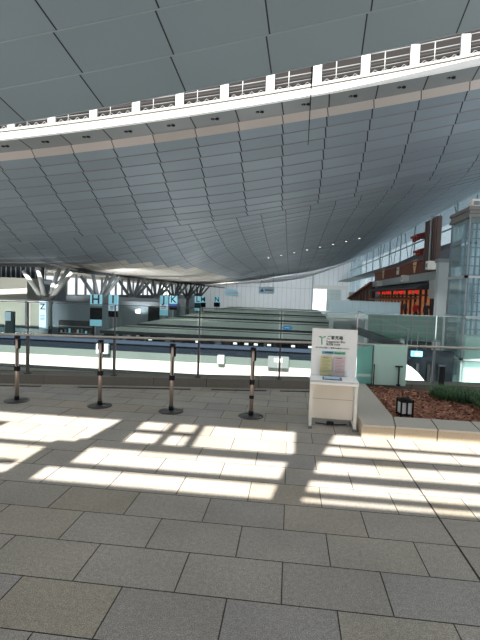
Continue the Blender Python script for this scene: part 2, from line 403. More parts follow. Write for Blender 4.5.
# ------------------------------------------------------------------ ceilings
def interp(xs, ys, x):
    if x <= xs[0]: return ys[0]+(x-xs[0])*(ys[1]-ys[0])/(xs[1]-xs[0])
    if x >= xs[-1]: return ys[-1]+(x-xs[-1])*(ys[-1]-ys[-2])/(xs[-1]-xs[-2])
    for i in range(len(xs)-1):
        if xs[i] <= x <= xs[i+1]: break
    h = xs[i+1]-xs[i]
    def sl(k):
        if k == 0: return (ys[1]-ys[0])/(xs[1]-xs[0])
        if k == len(xs)-1: return (ys[-1]-ys[-2])/(xs[-1]-xs[-2])
        a = (ys[k]-ys[k-1])/(xs[k]-xs[k-1]); b = (ys[k+1]-ys[k])/(xs[k+1]-xs[k])
        return 0 if a*b <= 0 else 2*a*b/(a+b)
    t = (x-xs[i])/h; m0, m1 = sl(i)*h, sl(i+1)*h
    return (2*t**3-3*t*t+1)*ys[i]+(t**3-2*t*t+t)*m0+(-2*t**3+3*t*t)*ys[i+1]+(t**3-t*t)*m1
SX = [-55,-30,-20,-8,4,15,25,36]
def q0(b,s,c): return [b+s*x+c*x*x for x in SX]
ST = {41.6:q0(17.3,.157,.0011), 52:[5.0,7.2,8.4,10.1,12.3,14.8,17.4,20.6], 57:[4.3,5.0,6.6,9.3,11.8,14.4,17.1,20],
      65:[4.1,4.2,4.6,8.4,11.6,14.2,16.9,19.6],77:[4.1,4.15,4.3,7.9,11,13.8,16.9,19.5],110:[4.1,4.2,4.5,7.6,9.8,12.6,16.9,19],
      150:[4.1,4.3,5.2,7.1,9.4,12.4,16.9,19],206:[4.1,5.6,6.3,7.2,9.2,13,16.9,19]}
SY = sorted(ST)
def ceilZ(x, y):
    return interp(SY, [interp(SX, ST[s], x) for s in SY], y)
def fasc(x): return .157*x+.0011*x*x
def panelmat(name, base, joint, uw=.022, vw=.0, var=.08, lip=None, rough=.45, metal=.25):
    m = bpy.data.materials.new(name); m.use_nodes = True; nt = m.node_tree; b = nt.nodes['Principled BSDF']
    uv = nt.nodes.new('ShaderNodeUVMap'); sp = nt.nodes.new('ShaderNodeSeparateXYZ'); nt.links.new(uv.outputs[0], sp.inputs[0])
    def math_(op, a, bv=None, clamp=False):
        n = nt.nodes.new('ShaderNodeMath'); n.operation = op; n.use_clamp = clamp
        for i, s in enumerate((a, bv)):
            if s is None: continue
            if isinstance(s, (int, float)): n.inputs[i].default_value = s
            else: nt.links.new(s, n.inputs[i])
        return n.outputs[0]
    fv = math_('FRACT', sp.outputs[1])
    us = math_('ADD', sp.outputs[0], math_('MULTIPLY', math_('SUBTRACT', fv, .5), -.035))
    fu = math_('FRACT', us); du = math_('MINIMUM', fu, math_('SUBTRACT', 1.0, fu))
    line = math_('LESS_THAN', du, uw)
    cmb = nt.nodes.new('ShaderNodeCombineXYZ'); nt.links.new(math_('FLOOR', us), cmb.inputs[0]); nt.links.new(math_('FLOOR', sp.outputs[1]), cmb.inputs[1])
    wn = nt.nodes.new('ShaderNodeTexWhiteNoise'); wn.noise_dimensions = '2D'; nt.links.new(cmb.outputs[0], wn.inputs['Vector'])
    val = math_('ADD', math_('MULTIPLY', wn.outputs['Value'], var*2), 1-var)
    tc = nt.nodes.new('ShaderNodeTexCoord'); nz = nt.nodes.new('ShaderNodeTexNoise'); nz.inputs['Scale'].default_value = .12
    nt.links.new(tc.outputs['Object'], nz.inputs['Vector'])
    val = math_('MULTIPLY', val, math_('ADD', math_('MULTIPLY', nz.outputs['Fac'], .3), .85))
    sc = nt.nodes.new('ShaderNodeVectorMath'); sc.operation = 'SCALE'; sc.inputs[0].default_value = hexc(*base)[:3]; nt.links.new(val, sc.inputs['Scale'])
    mx = nt.nodes.new('ShaderNodeMix'); mx.data_type = 'RGBA'; nt.links.new(line, mx.inputs[0]); nt.links.new(sc.outputs[0], mx.inputs[6]); mx.inputs[7].default_value = hexc(*joint)
    nt.links.new(mx.outputs[2], b.inputs['Base Color']); b.inputs['Roughness'].default_value = rough; b.inputs['Metallic'].default_value = metal
    return m
def panels(name, rows, zf, xr, ufun, m_face, m_riser, lip, label, flat=None):
    bm = bmesh.new(); uvl = bm.loops.layers.uv.new('UVMap')
    xs = [xr[0]+(xr[1]-xr[0])*i/60 for i in range(61)]
    for j, (y0, y1) in enumerate(zip(rows, rows[1:])):
        L = lip(j, y0) if callable(lip) else lip
        for x0, x1 in zip(xs, xs[1:]):
            ps = [(x0,y0,zf(x0,y0)),(x1,y0,zf(x1,y0)),(x1,y1,zf(x1,y1)+L),(x0,y1,zf(x0,y1)+L)]
            f = bm.faces.new([bm.verts.new(p) for p in ps]); f.smooth = False
            if flat and flat((x0+x1)/2, (y0+y1)/2): f.material_index = 2
            for l, (u, v) in zip(f.loops, ((ufun(x0,y0),0),(ufun(x1,y0),0),(ufun(x1,y0),1),(ufun(x0,y0),1))): l[uvl].uv = (u+50, j+.01+.98*v)
            ps = [(x0,y1,zf(x0,y1)+L),(x1,y1,zf(x1,y1)+L),(x1,y1,zf(x1,y1)),(x0,y1,zf(x0,y1))]
            f = bm.faces.new([bm.verts.new(p) for p in ps]); f.material_index = 1
            for l, (u, v) in zip(f.loops, ((ufun(x0,y0),0),(ufun(x1,y0),0),(ufun(x1,y0),1),(ufun(x0,y0),1))): l[uvl].uv = (u+50, j+.4+.2*v)
    me = bpy.data.meshes.new(name); bm.normal_update(); bm.to_mesh(me); bm.free()
    o = bpy.data.objects.new(name, me); COL.objects.link(o)
    for k in [m_face, m_riser]+([flat_mat] if flat else []): me.materials.append(k)
    tag(o, label, 'ceiling', kind='structure'); return o
flat_mat = panelmat('cream_soffit_panels', (206,204,194), (120,122,120), .012, rough=.7, metal=0)  # cream, also kept paler to carry the brighter light on the flat part
P_FAR = panelmat('blue_grey_panels', (150,162,170), (30,34,38), .014, metal=.05, rough=.55)
P_NEAR = panelmat('slate_grey_panels', (124,135,139), (14,16,18), .008, var=.04, metal=.05, rough=.6)
LIPM = mat('beige_lip', (150,142,140), .7)
LIPN = mat('grey_lip', (150,156,154), .7)
rows = [41.6+1.04*i for i in range(11)]
y = rows[-1]
while y < 78: y += 1.7; rows.append(y)
while y < 112: y += 3.4; rows.append(y)
while y < 205: y += 8; rows.append(y)
def uf(x, y): return (x+1.4)/3.95 if y < 51.9 else (x+1.0)/2.8
panels('ceiling', rows, ceilZ, (-55, 34), uf, P_FAR, LIPM, lambda j, y: .07 if y < 52 else (.06 if y < 57 else .03), 'curved blue grey panelled ceiling sweeping over the hall',
       flat=lambda x, y: y > 59 and x < -14 and ceilZ(x, y) < 5.3)
def nearZ(x, y): return 10.86+.19*x+.0016*x*x+.25*(19-y)+.004*(19-y)**2*0
nrows = [19-1.95*i for i in range(9)][::-1]
panels('ceiling', nrows, nearZ, (-48, 26), lambda x, y: (x+1.24)/3.58, P_NEAR, LIPN, .05, 'large dark slate panels of the near roof soffit')
# upper roof skin closing the near shell and the space above the trusses
mb = MB()
for i in range(38):
    x0 = -50+2*i; x1 = x0+2
    def V(x, y, z): return (x, y, z)
    A = [(3.4, nearZ(0,3.4)+.5), (19.15, nearZ(0,19)+1.0), (35.2, 21.2)]
    for (ya, za), (yb, zb) in zip(A, A[1:]):
        mb.quad([(x0,ya,za+.19*x0+.0016*x0*x0),(x1,ya,za+.19*x1+.0016*x1*x1),(x1,yb,zb+.19*x1+.0016*x1*x1),(x0,yb,zb+.19*x0+.0016*x0*x0)])
    mb.quad([(x0,19,nearZ(x0,19)-.0),(x1,19,nearZ(x1,19)),(x1,19.15,nearZ(x1,19)+1.0),(x0,19.15,nearZ(x0,19)+1.0)])
struct('ceiling', mb, mat('roof_skin',(60,64,66),.7), 'outer roof skin above the near soffit')
# fascia in layers
def loft(mb, prof, xr=(-60,30), n=70, closed=True):
    xs = [lerp(xr[0], xr[1], i/n) for i in range(n+1)]
    k = len(prof)
    for x0, x1 in zip(xs, xs[1:]):
        for i in range(k if closed else k-1):
            (ya, za), (yb, zb) = prof[i], prof[(i+1)%k]
            f = mb.quad([(x0,ya,za+fasc(x0)),(x1,ya,za+fasc(x1)),(x1,yb,zb+fasc(x1)),(x0,yb,zb+fasc(x0))]); f.smooth = False
    return mb
FASW = mat('fascia_white_glow', (250,250,246), .4, 0, 0, 1, .22); FASG = mat('fascia_grey', (150,149,146), .7)  # white fascia gets a slight glow to look sunlit
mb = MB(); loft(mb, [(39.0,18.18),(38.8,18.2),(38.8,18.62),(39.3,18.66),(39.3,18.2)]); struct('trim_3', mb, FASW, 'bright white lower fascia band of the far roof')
mb = MB(); loft(mb, [(39.05,18.66),(39.25,19.0),(39.35,19.0),(39.35,18.66)]); loft(mb, [(39.1,19.05),(39.3,19.32),(39.6,19.32),(39.6,19.0)]); struct('trim_4', mb, FASG, 'stepped pale grey ledge above the white fascia')
m_soff = panelmat('soffit_band_panels', (158,162,162), (30,32,34), .014, metal=.1)
def banding(prof, m, name, label):
    bm = bmesh.new(); uvl = bm.loops.layers.uv.new('UVMap')
    xs = [lerp(-60, 30, i/70) for i in range(71)]
    (ya, za), (yb, zb) = prof
    for x0, x1 in zip(xs, xs[1:]):
        f = bm.faces.new([bm.verts.new(p) for p in ((x0,ya,za+fasc(x0)),(x1,ya,za+fasc(x1)),(x1,yb,zb+fasc(x1)),(x0,yb,zb+fasc(x0)))])
        for l, (x, v) in zip(f.loops, ((x0,.02),(x1,.02),(x1,.98),(x0,.98))): l[uvl].uv = ((x+1.4)/3.95+50, v)
    me = bpy.data.meshes.new(name); bm.to_mesh(me); bm.free(); o = bpy.data.objects.new(name, me); COL.objects.link(o)
    me.materials.append(m); tag(o, label, 'ceiling', kind='structure')
banding(((39.2,18.18),(41.2,17.88)), m_soff, 'trim_5', 'flat grey soffit band behind the white fascia')
banding(((41.2,17.88),(41.62,17.25)), panelmat('beige_band_panels', (214,202,194), (110,104,100), .012, metal=0, rough=.7), 'trim_6', 'beige upstand band above the far ceiling')
# clerestory truss
tr = thing('clerestory_truss', 'white steel truss with dark openings above the bright roof fascia', 'truss', (0, 39.6, 19.3))
def tz(x): return fasc(x)
for k in range(-8, 8):
    x = -2.52+3.94*k; m_ = MB(); m_.box(x-.36,x+.36,-.1,.2,0+tz(x),1.75+tz(x)); m_.build('post', TRUSSW, tr)
for k in range(-8, 7):
    xa = -2.52+3.94*k+.42; xb = xa+3.94-.84
    n = 4
    for z, r_ in ((.55,.045),(1.05,.07),(1.66,.07)): MB().tube((xa,0,z+tz(xa)),(xb,0,z+tz(xb)), r_, n=6).build('chord', mat('chord_grey',(104,106,106),.6), tr)
    mt = MB()
    for i in range(n):
        p, q = lerp(xa,xb,i/n), lerp(xa,xb,(i+1)/n)
        mt.tube((p,.1,.06+tz(p)),((p+q)/2,.1,.45+tz(p)),.035,n=5); mt.tube(((p+q)/2,.1,.45+tz(p)),(q,.1,.08+tz(q)),.035,n=5)
    mt.build('lattice', mat('chord_grey',(104,106,106),.6), tr)
    xm = lerp(xa,xb,.37); MB().tube((xm,-.02,0+tz(xm)),(xm,-.02,1.7+tz(xm)),.04,n=6).build('upright', TRUSSW, tr)
mb = MB()
for i in range(70):
    a, b = -40+i, -39+i
    mb.quad([(a,1.6,-.4+tz(a)),(b,1.6,-.4+tz(b)),(b,.9,3.2+tz(b)),(a,.9,3.2+tz(a))])
mb.build('void_backing', mat('dark_void',(26,22,22),.9), tr)  # dark sheet painted for the unlit space behind the truss
for z in (.3,.8,1.35):
    mb = MB()
    for i in range(70):
        a, b = -40+i, -39+i
        mb.quad([(a,1.1,z-.05+tz(a)),(b,1.1,z-.05+tz(b)),(b,1.1,z+.05+tz(b)),(a,1.1,z+.05+tz(a))])
    mb.build('louvre_blade', mat('louvre_grey',(52,50,50),.8,0,spec=.1), tr)
# downlights in the soffit band
dl0 = None
for k in range(-7, 8):
    x = -1.4+3.95*(k+.5); zz = 18.18-.15*.9+fasc(x)
    if dl0 is None:
        dl0 = thing('ceiling_downlight', 'small dark twin downlight in the grey soffit band behind the fascia', 'ceiling light', (0,0,0), group='downlights in the soffit band')
        for s in (-1,1): MB().lathe([(.16,.05),(.17,-.03),(.11,-.05),(.10,.0)],(s*.2,0,0),16).build('lamp', DARK, dl0)
        o = dl0
    else: o = dup(dl0)
    o.location = (x, 40.1, zz-.03)
# row of small lit spots in the far ceiling
sp0 = None
for k in range(8):
    x = lerp(-4.5, 12.0, k/7); y = 85
    if sp0 is None:
        sp0 = thing('ceiling_spotlight', 'tiny lit spotlight in a row across the far ceiling', 'ceiling light', (0,0,0), group='spotlights across the far ceiling')
        MB().lathe([(.16,-.06),(.2,.12)],n=12).build('lamp', mat('spot_glow',(255,246,226),.5,0,0,1,2.0), sp0); MB().lathe([(.2,.0),(.24,.1),(.24,.22)],n=12).build('rim', GREYM, sp0); o = sp0
    else: o = dup(sp0)
    o.location = (x, y, ceilZ(x,y)-.1)
cb = MB(); cb.tube((.85,34,19.0+.0),(.83,34,18.0),.07,n=8); cb.tube((.83,34,18.0),(.78,34,12.7),.05,.02,n=8); cb.tube((.75,34.0,18.8),(.95,34.0,19.3),.22,n=10)
cb.tube((1.0,34.0,19.2),(1.0,34.4,21.0),.06,n=8)
o = cb.build('hanging_cable', BLACK, None); tag(o, 'thin black cable hanging from the truss in front of the ceiling', 'cable')

# ------------------------------------------------------------------ unseen window wall behind the camera, shaped to throw the light bars
TE = .839; DX = .08; YW = -3.0
def wq(mb, x0, x1, y0, y1, sl=(0,0), d=0):
    """opaque piece of the window wall whose shadow covers x0..x1, y0..y1 of the deck"""
    z0, z1 = (y0-YW)*TE, (y1-YW)*TE
    f = lambda x, y: x-DX*(y-YW)
    a, b = f(x0,y0), f(x1,y0); c, e = f(x1+sl[1],y1), f(x0+sl[0],y1)
    mb.hexa([(a,YW-.05,z0),(b,YW-.05,z0),(b,YW+.05,z0),(a,YW+.05,z0),(e,YW-.05,z1),(c,YW-.05,z1),(c,YW+.05,z1),(e,YW+.05,z1)])
mb = MB()
wq(mb, -9.5, 9.5, -3.0, 3.52); wq(mb, -9.5, 9.5, 5.46, 9.5)
struct('wall_back', mb, mat('back_wall',(150,148,142),.8), 'unseen wall behind the viewer, its window strips shaped to cast the light bars')
mb = MB()
# left bay bars, plus pieces added to cast a blob of shade
wq(mb, -9.5, -2.45, 4.36, 4.42); wq(mb, -9.5, -2.5, 3.86, 3.90); wq(mb, -9.5, -2.2, 3.5, 3.6); wq(mb, -3.9, -3.42, 4.84, 4.92); wq(mb, -3.55, -3.32, 4.88, 5.0); wq(mb,-9.5,-3.86,4.86,4.90)
# pier between left and middle bays
wq(mb, -2.46, -2.16, 3.5, 4.50); wq(mb, -2.24, -2.05, 4.42, 4.60, (.0,.0)); wq(mb, -2.16,-1.74,4.60,5.46,(.10,-.02))
# middle bay bars
wq(mb, -2.2, .2, 4.44, 4.59); wq(mb, -2.2, .2, 3.885, 3.93); wq(mb, -2.2, -2.0, 3.93, 4.46)
wq(mb, -1.41, -1.30, 4.6, 5.46); wq(mb, -1.08, -.98, 4.6, 5.46); wq(mb, -1.80,-.98, 5.00, 5.06)
# pier to right bay
wq(mb, -.10, .13, 3.5, 4.62, (.17,.24)); wq(mb, .10, .37, 4.62, 5.5, (.02,.24))
# right bay bars
wq(mb, .1, 9.5, 4.52, 4.66); wq(mb, .1, 9.5, 4.04, 4.14); wq(mb, .1, 9.5, 3.68, 3.72)
wq(mb, .1, 9.5, 5.0, 5.02)
struct('window_1', mb, mat('window_frame_grey',(120,122,122),.6), 'unseen grey glazing bars behind the viewer, shaped for the shade stripes on the deck')

# ------------------------------------------------------------------ hall shell
mb = MB(); mb.box(-60, 26, 8.6, 207, -6.2, -5.9); struct('floor', mb, mat('hall_floor',(150,148,142),.35,0,.1,.4), 'polished grey floor of the departure hall below')
# deck edge face
# far end wall with opening
mb = MB()
mb.box(-60, 9.5, 200, 200.6, -5.9, 18); mb.box(21.6, 30, 200, 200.6, -5.9, 18); mb.box(9.5, 21.6, 200, 200.6, 5.2, 18); mb.box(9.5,21.6,200,200.6,-5.9,-4.4)
struct('wall_far', mb, PALEW, 'pale panelled end wall of the hall')
mb = MB()
for i in range(34):
    x = -40+2.0*i
    if 9.4 < x < 21.7: mb.box(x-.05,x+.05,199.9,200,5.2,18)
    else: mb.box(x-.05,x+.05,199.9,200,-5.9,18)
for z in (9.2, 4.9): mb.box(-40,9.5,199.88,200,z-.06,z+.06)
mb.box(8.9,9.6,199.7,200,-5.9,18)
struct('trim_7', mb, mat('wall_joint',(150,162,168),.6), 'panel joints of the pale end wall')
mb = MB(); mb.box(9.5,24.5,199.2,199.9,4.9,6.6); struct('trim_8', mb, mat('lintel',(196,200,196),.6), 'lintel over the far bright opening')
wn = MB(); wn.box(9.6,15.6,200.2,200.25,-4.4,4.9); struct('window_2', wn, mat('overexposed_daylight_glass',(250,252,250),.4,0,0,1,1.0), 'bright daylight opening in the end wall')
wn = MB(); wn.box(15.6,21.6,200.2,200.25,-4.4,5.2)
struct('window_3', wn, mat('far_grey_glass',(150,176,178),.3), 'grey glazed bay beside the bright opening')
mb = MB()
for x in (15.6,17.6,19.6): mb.box(x-.15,x+.15,199.9,200.1,-4.4,4.9)
for z in (-2,.5,2.8): mb.box(15.6,21.6,199.9,200.1,z-.15,z+.15)
struct('trim_9', mb, TRUSSW, 'white mullions of the grey glazed bay')
# left walls
mb = MB(); mb.box(-60,-28.0,50,50.5,-5.9,-.05); struct('wall_left', mb, CREAM, 'cream partition wall across the hall at left')
mb = MB(); mb.box(-28.0,-21.0,50.2,50.7,-5.9,-.05); struct('wall_left', mb, GREYW, 'blue grey partition wall beside the cream one')
mb = MB(); mb.box(-60,-17,49.9,50.75,-.1,.06) if False else mb.box(-60,-21,49.9,50.75,-.1,.04); mb.box(-31.1,-30.9,49.9,50.0,-5.9,-.1); mb.box(-60,-28,49.8,50,-3.6,-3.0)
struct('trim_10', mb, mat('wall_cap',(84,92,98),.6), 'dark cap and joints of the partition wall')
mb = MB(); mb.box(-60,-33.4,54,60,-.1,2.65); struct('wall_left', mb, CREAM, 'cream plant room block behind the partition')
mb = MB(); mb.box(-42,-41.5,58,207,-5.9,.3); mb.box(-33.4,-30.4,58,58.3,-5.9,2.5); struct('wall_left', mb, GREYW, 'grey lower side wall of the hall')
mb = MB(); mb.box(-60,-18,76,76.4,-5.9,.3); struct('wall_left', mb, mat('mid_wall',(116,126,132),.7,0,.1,.4), 'grey cross wall behind the first branching columns')
mb = MB()
for i in range(36): mb.box(-42+.0,-41.6,60+i*4,60.3+i*4,.3,4.2)
struct('window_4', mb, LGREY, 'mullions of the side clerestory at left')
mb = MB(); mb.box(-60,-33,57,57.3,2.6,4.25); struct('wall_left', mb, mat('black_louvre',(30,34,38),.8), 'dark louvred strip under the ceiling at left')
mb = MB()
for i in range(40): mb.box(-60+.7*i,-59.85+.7*i,56.9,57,2.6,4.2)
struct('trim_11', mb, GREYM, 'upright louvre blades under the ceiling at left')
# dark bulkhead running over the columns
mb = MB(); mb.box(-31.2,-29.2,60,200,3.85,4.12); struct('ceiling', mb, mat('dark_bulkhead',(58,66,72),.7), 'dark bulkhead over the row of branching columns')

# branching columns
def tree(x, y, m, lab, i):
    t = thing('branching_column', lab, 'column', (x, y, -5.9), group='branching steel columns at left')
    MB().tube((0,0,0),(0,0,6.0),.62,.5,n=18).build('trunk', m, t)
    for dx, dy, dz in ((-2.8,-.4,9.4),(-.7,-.8,9.9),(.6,2.0,9.9),(1.5,2.6,9.9),(3.5,-.4,9.4)):
        MB().tube((dx*.06,dy*.06,5.6),(dx,dy,dz),.34,.24,n=12).build('branch', m, t)
    MB().lathe([(.55,5.2),(.66,5.5),(.6,5.95),(.35,6.3)],n=20).build('node', m, t)
    return t
tl = ['white branching steel column nearest, behind the cream partition wall','branching steel column behind the letter H sign','branching steel column third in the row, right of the letter I sign',
      'branching steel column fourth in the row, left of the letter J sign','branching steel column fifth in the row, behind the letter K sign','branching steel column sixth in the row, left of the letter L sign','farthest branching steel column of the row']
for i in range(7): tree(-30, 52.6+15.3*i, TRUNK if i == 0 else TRUNKD, tl[i], i)

# ------------------------------------------------------------------ letter signs
def lsign(letter, y, w, zt, segs, lab):
    """segs: list of (height, material, name)"""
    t = thing('letter_sign', lab, 'sign', (-18, y, -5.9), group='check-in letter signs')
    z = zt+5.9; first = True
    for h, m, nm in segs:
        pn = MB().box(-w/2,w/2,-.12,.12,z-h,z-.02).build(nm, m, t)
        if nm == 'letter_panel': text(letter, h*1.15, NAVY, pn, (0,-.13,z-h/2), bold=h*.02)
        if nm == 'info_panel': 
            for q in range(3): MB().box(-w*.3,w*.3,-.13,-.12,z-h*.3-q*h*.2-.03,z-h*.3-q*h*.2+.03).build('print_line', NAVY if q == 0 else GREYM, pn)
        z -= h
    MB().box(-.10,.10,-.08,.08,0,z+.1).build('post', GREYM, t)
    MB().box(-w*.35,w*.35,-.2,.2,0,.08).build('base', GREYM, t)
L1 = 'letter_panel'
lsign('H', 40.2, 1.08, 1.12, [(1.02,CYAN,L1),(.22,GREYM,'divider'),(1.12,SCREEN,'screen'),(.60,CYAN,'lower_panel')], 'tall cyan sign pylon lettered H with a black screen')
lsign('I', 44.3, .95, 1.07, [(1.02,CYAN,L1),(.62,PALEB,'info_panel'),(.62,SCREEN,'screen')], 'cyan sign pylon lettered I with a white panel below')
lsign('J', 62.8, 1.15, 1.0, [(1.25,CYAN,L1),(.85,PALEB,'info_panel'),(.75,CYAN,'lower_panel')], 'cyan sign pylon lettered J in the middle distance')
lsign('K', 68.0, 1.2, .98, [(1.25,CYAN,L1),(.35,mat('blue_strip',(40,80,160),.4,0,0,1,.2),'divider'),(.6,SCREEN,'screen')], 'cyan sign pylon lettered K with a blue strip')
lsign('L', 86.4, 1.2, .88, [(1.3,CYAN,L1),(.95,TEALD,'screen'),(.65,CYAN,'lower_panel')], 'cyan sign pylon lettered L farther along the hall')
lsign('M', 91.5, 1.15, .8, [(1.25,CYAN,L1),(.95,SCREEN,'screen')], 'cyan sign pylon lettered M with a black screen')
lsign('N', 109.3, 1.45, .7, [(1.4,CYAN,L1),(1.1,SCREEN,'screen')], 'farthest cyan sign pylon lettered N')
t = thing('pillar_sign', 'pale blue pillar sign lettered Z on the cream partition wall', 'sign', (-28.55, 49.6, -5.9))
MB().box(-.42,.42,-.3,.2,0,5.85).build('pillar', PALEB, t); text('Z', .95, NAVY, t, (0,-.32,5.2), bold=.02)
for q in range(4): MB().box(-.28,.28,-.32,-.3,4.15-q*.16,4.21-q*.16).build('print_line', mat('blue_ink',(60,110,160),.5), t)
t = thing('totem_sign', 'dark teal totem with a lit pale top at far left', 'sign', (-28.4, 43, -5.9))
MB().box(-.46,.46,-.15,.15,0,4.9).build('body', TEALD, t); MB().box(-.42,.16,-.17,-.15,3.95,4.85).build('lit_panel', PALEB, t)
for q in range(5): MB().box(-.22,.0,-.18,-.17,4.6-q*.13,4.65-q*.13).build('print_line', CYAN, t)

# ------------------------------------------------------------------ check-in islands
DSP = {0:[-16.94,-16.24,-4.76,-3.74,-2.9,-1.72,.4,1.9,-8.2,-12.6]}
def island(i, y0, y1, xa, xb, lab):
    t = thing('check_in_island', lab, 'counter', ((xa+xb)/2, (y0+y1)/2, -5.9), group='check-in islands')
    hw = (xb-xa)/2; d = (y1-y0)/2; k = 3.7
    MB().box(-hw,hw,-d,d,k-.12,k,.02).build('canopy', CANOPY, t)
    m_ = MB(); m_.box(-hw,hw,-d-.06,-d,k-(.26 if i == 0 else .5),k+.02); m_.box(-hw,hw,-d+.2,d-.2,k-.30,k-.12); m_.build('fascia', CANOPYD, t)
    m_ = MB(); m_.box(-hw,hw,d*.35,d*.42,k,k+.08); m_.build('canopy_ridge', mat('canopy_ridge',(92,98,96),.6), t)
    m_ = MB(); m_.box(-hw,hw,-.4,.4,.0,k-.9); m_.build('back_wall', mat('counter_dark',(44,46,50),.6,0,.5,1.2), t)
    m_ = MB(); m_.box(-hw+.3,hw-.3,-d+.5,-d+1.1,0,1.1); m_.build('counter', OFFW, t)
    n = 9
    for q in range(n):
        x = lerp(-hw+.5, hw-.5, q/(n-1)); MB().box(x-.09,x+.09,-.5,.5,0,k-.12).build('pillar', GREYM, t)
    for q in (DSP[0] if i == 0 else []):
        x = q-(xa+xb)/2
        f = MB().box(x-.30,x+.30,-d+.02,-d+.10,k-.76,k-.42,.01); f = f.build('display', SCREEN, t)
        MB().box(x-.2,x+.14,-d-.0,-d+.02,k-.70,k-.52).build('lit_area', LIT, f)
    if i == 0:
        rr = random.Random(2)
        for q in range(26):
            x = lerp(-hw+.4, hw-.4, q/25)+rr.uniform(-.2,.2); w = rr.uniform(.12,.34); h = rr.uniform(.25,.7)
            MB().box(x-w,x+w,-d+.3,-d+.42,k-.40-h,k-.26).build('hanging_panel', [BLACK, DARK, GREYM, mat('dull_brown',(78,64,56),.7), SCREEN][q%5], t)
isl = ['nearest check-in island with long grey canopy and small lit screens','second check-in island with long grey canopy','third check-in island with long grey canopy','fourth check-in island with long grey canopy, far down the hall','farthest check-in island with grey canopy before the end wall']
for i, (a, b) in enumerate(((39.8,47.3),(50,65.5),(69,85),(90,108),(113,130))): island(i, a, b, -17.4, 5.2+i*.6, isl[i])
t = thing('hanging_sign', 'small blue oval sign above the nearest check-in canopy', 'sign', (-.25, 49.0, -2.2))
MB().box(-.55,.55,-.05,.05,.12,.56,.12).build('panel', mat('sign_blue',(60,140,200),.4,0,0,1,.4), t); MB().box(-.03,.03,-.03,.03,0,.12).build('post', DARK, t)
MB().box(-.3,.25,-.07,-.05,.3,.38).build('print_line', WHITE, t)
for (x, y, z0, w, lab, dk) in ((-15.9,120,1.0,3.5,'pale blue hanging board with white marks before the end wall',False),(-6.5,120,1.9,4.1,'grey hanging board with a blue mark, in front of the end wall',True)):
    t = thing('hanging_board', lab, 'sign', (x, y, z0))
    MB().box(-w/2,w/2,-.06,.06,0,1.75).build('board', mat('board_grey',(150,172,182),.5,0,0,1,.35) if dk else mat('board_blue',(150,190,206),.5,0,0,1,.4), t)  # glow added because the boards hang against the light
    m_ = MB(); 
    for q in range(7): m_.box(-w*.1+q*.3,-w*.1+q*.3+.2,-.08,-.06,.75,1.15) if dk else m_.box(-w*.4+q*.45,-w*.4+q*.45+.3,-.08,-.06,.55,.95)
    m_.build('print_marks', NAVY if dk else WHITE, t)
    if dk:
        m_ = MB(); m_.hexa([(-1.7,-.08,.5),(-.7,-.08,.5),(-.7,-.06,.5),(-1.7,-.06,.5),(-1.25,-.08,1.3),(-1.15,-.08,1.3),(-1.15,-.06,1.3),(-1.25,-.06,1.3)]); m_.build('mark', mat('mark_blue',(30,110,180),.5), t)
    for s in (-1,1): MB().tube((s*w*.4,0,1.7),(s*w*.4,0,ceilZ(x,y)-z0),.03,n=6).build('hanger', DARK, t)

# ------------------------------------------------------------------ walkway bridge just below the deck
br = thing('walkway_bridge', 'white parapet of the lower walkway bridge running across below the deck', 'bridge', (-5, 13, -5.9))
WB = mat('bridge_white',(176,174,162),.55,0,.05,.6)
MB().box(-14,6.5,0,.12,5.12,5.46,.01).build('parapet', WB, br); MB().box(-14,6.5,.03,.12,5.46,5.72).build('upper_band', mat('bridge_grey_green',(82,90,86),.6,0,.08,.8), br)
MB().box(-14,6.5,.02,.06,5.70,5.92).build('glass_band', mat('bridge_grey_band',(22,28,36),.6,spec=.05), br)
MB().box(-14,6.5,-.05,.12,5.92,6.02,.01).build('handrail', mat('bridge_rail',(44,52,66),.6,spec=.1), br)
MB().box(-14,6.5,.05,.3,5.02,5.12).build('shadow_gap', BLACK, br)  # black strip stands in for shade under the white parapet
MB().box(-14,6.5,-.1,3.2,4.86,5.02,.01).build('slab_edge', mat('slab_blue',(100,112,126),.5), br)
MB().box(-14,6.5,.1,3.0,4.4,4.86).build('soffit_band', WB, br)
MB().box(-14,6.5,3.0,3.1,5.02,5.3).build('rear_parapet', DARK, br)
for x in (-12,-5,2,6): MB().box(x-.3,x+.3,1.2,1.8,0,4.4).build('pier', LGREY, br)
for x, w, h, z, m, lab in ((-5.9+.35,.19,.30,-.30,LGREY,'white notice plate on the bridge parapet at left'),(-1.95,.10,.26,-.42,LGREY,'small white box on the middle of the bridge parapet'),(-.28,.30,.34,-.45,mat('box_grey',(100,104,104),.6),'grey equipment box on the bridge parapet beside the stand')):
    t = thing('parapet_box', lab, 'box', (x, 12.98, z)); MB().box(-w,w,-.14,0,0,h,.015).build('casing', m, t)
    MB().box(-w*.4,w*.4,-.15,-.14,h*.55,h*.85).build('cover_plate', GREYM if m is WP else WP, t)

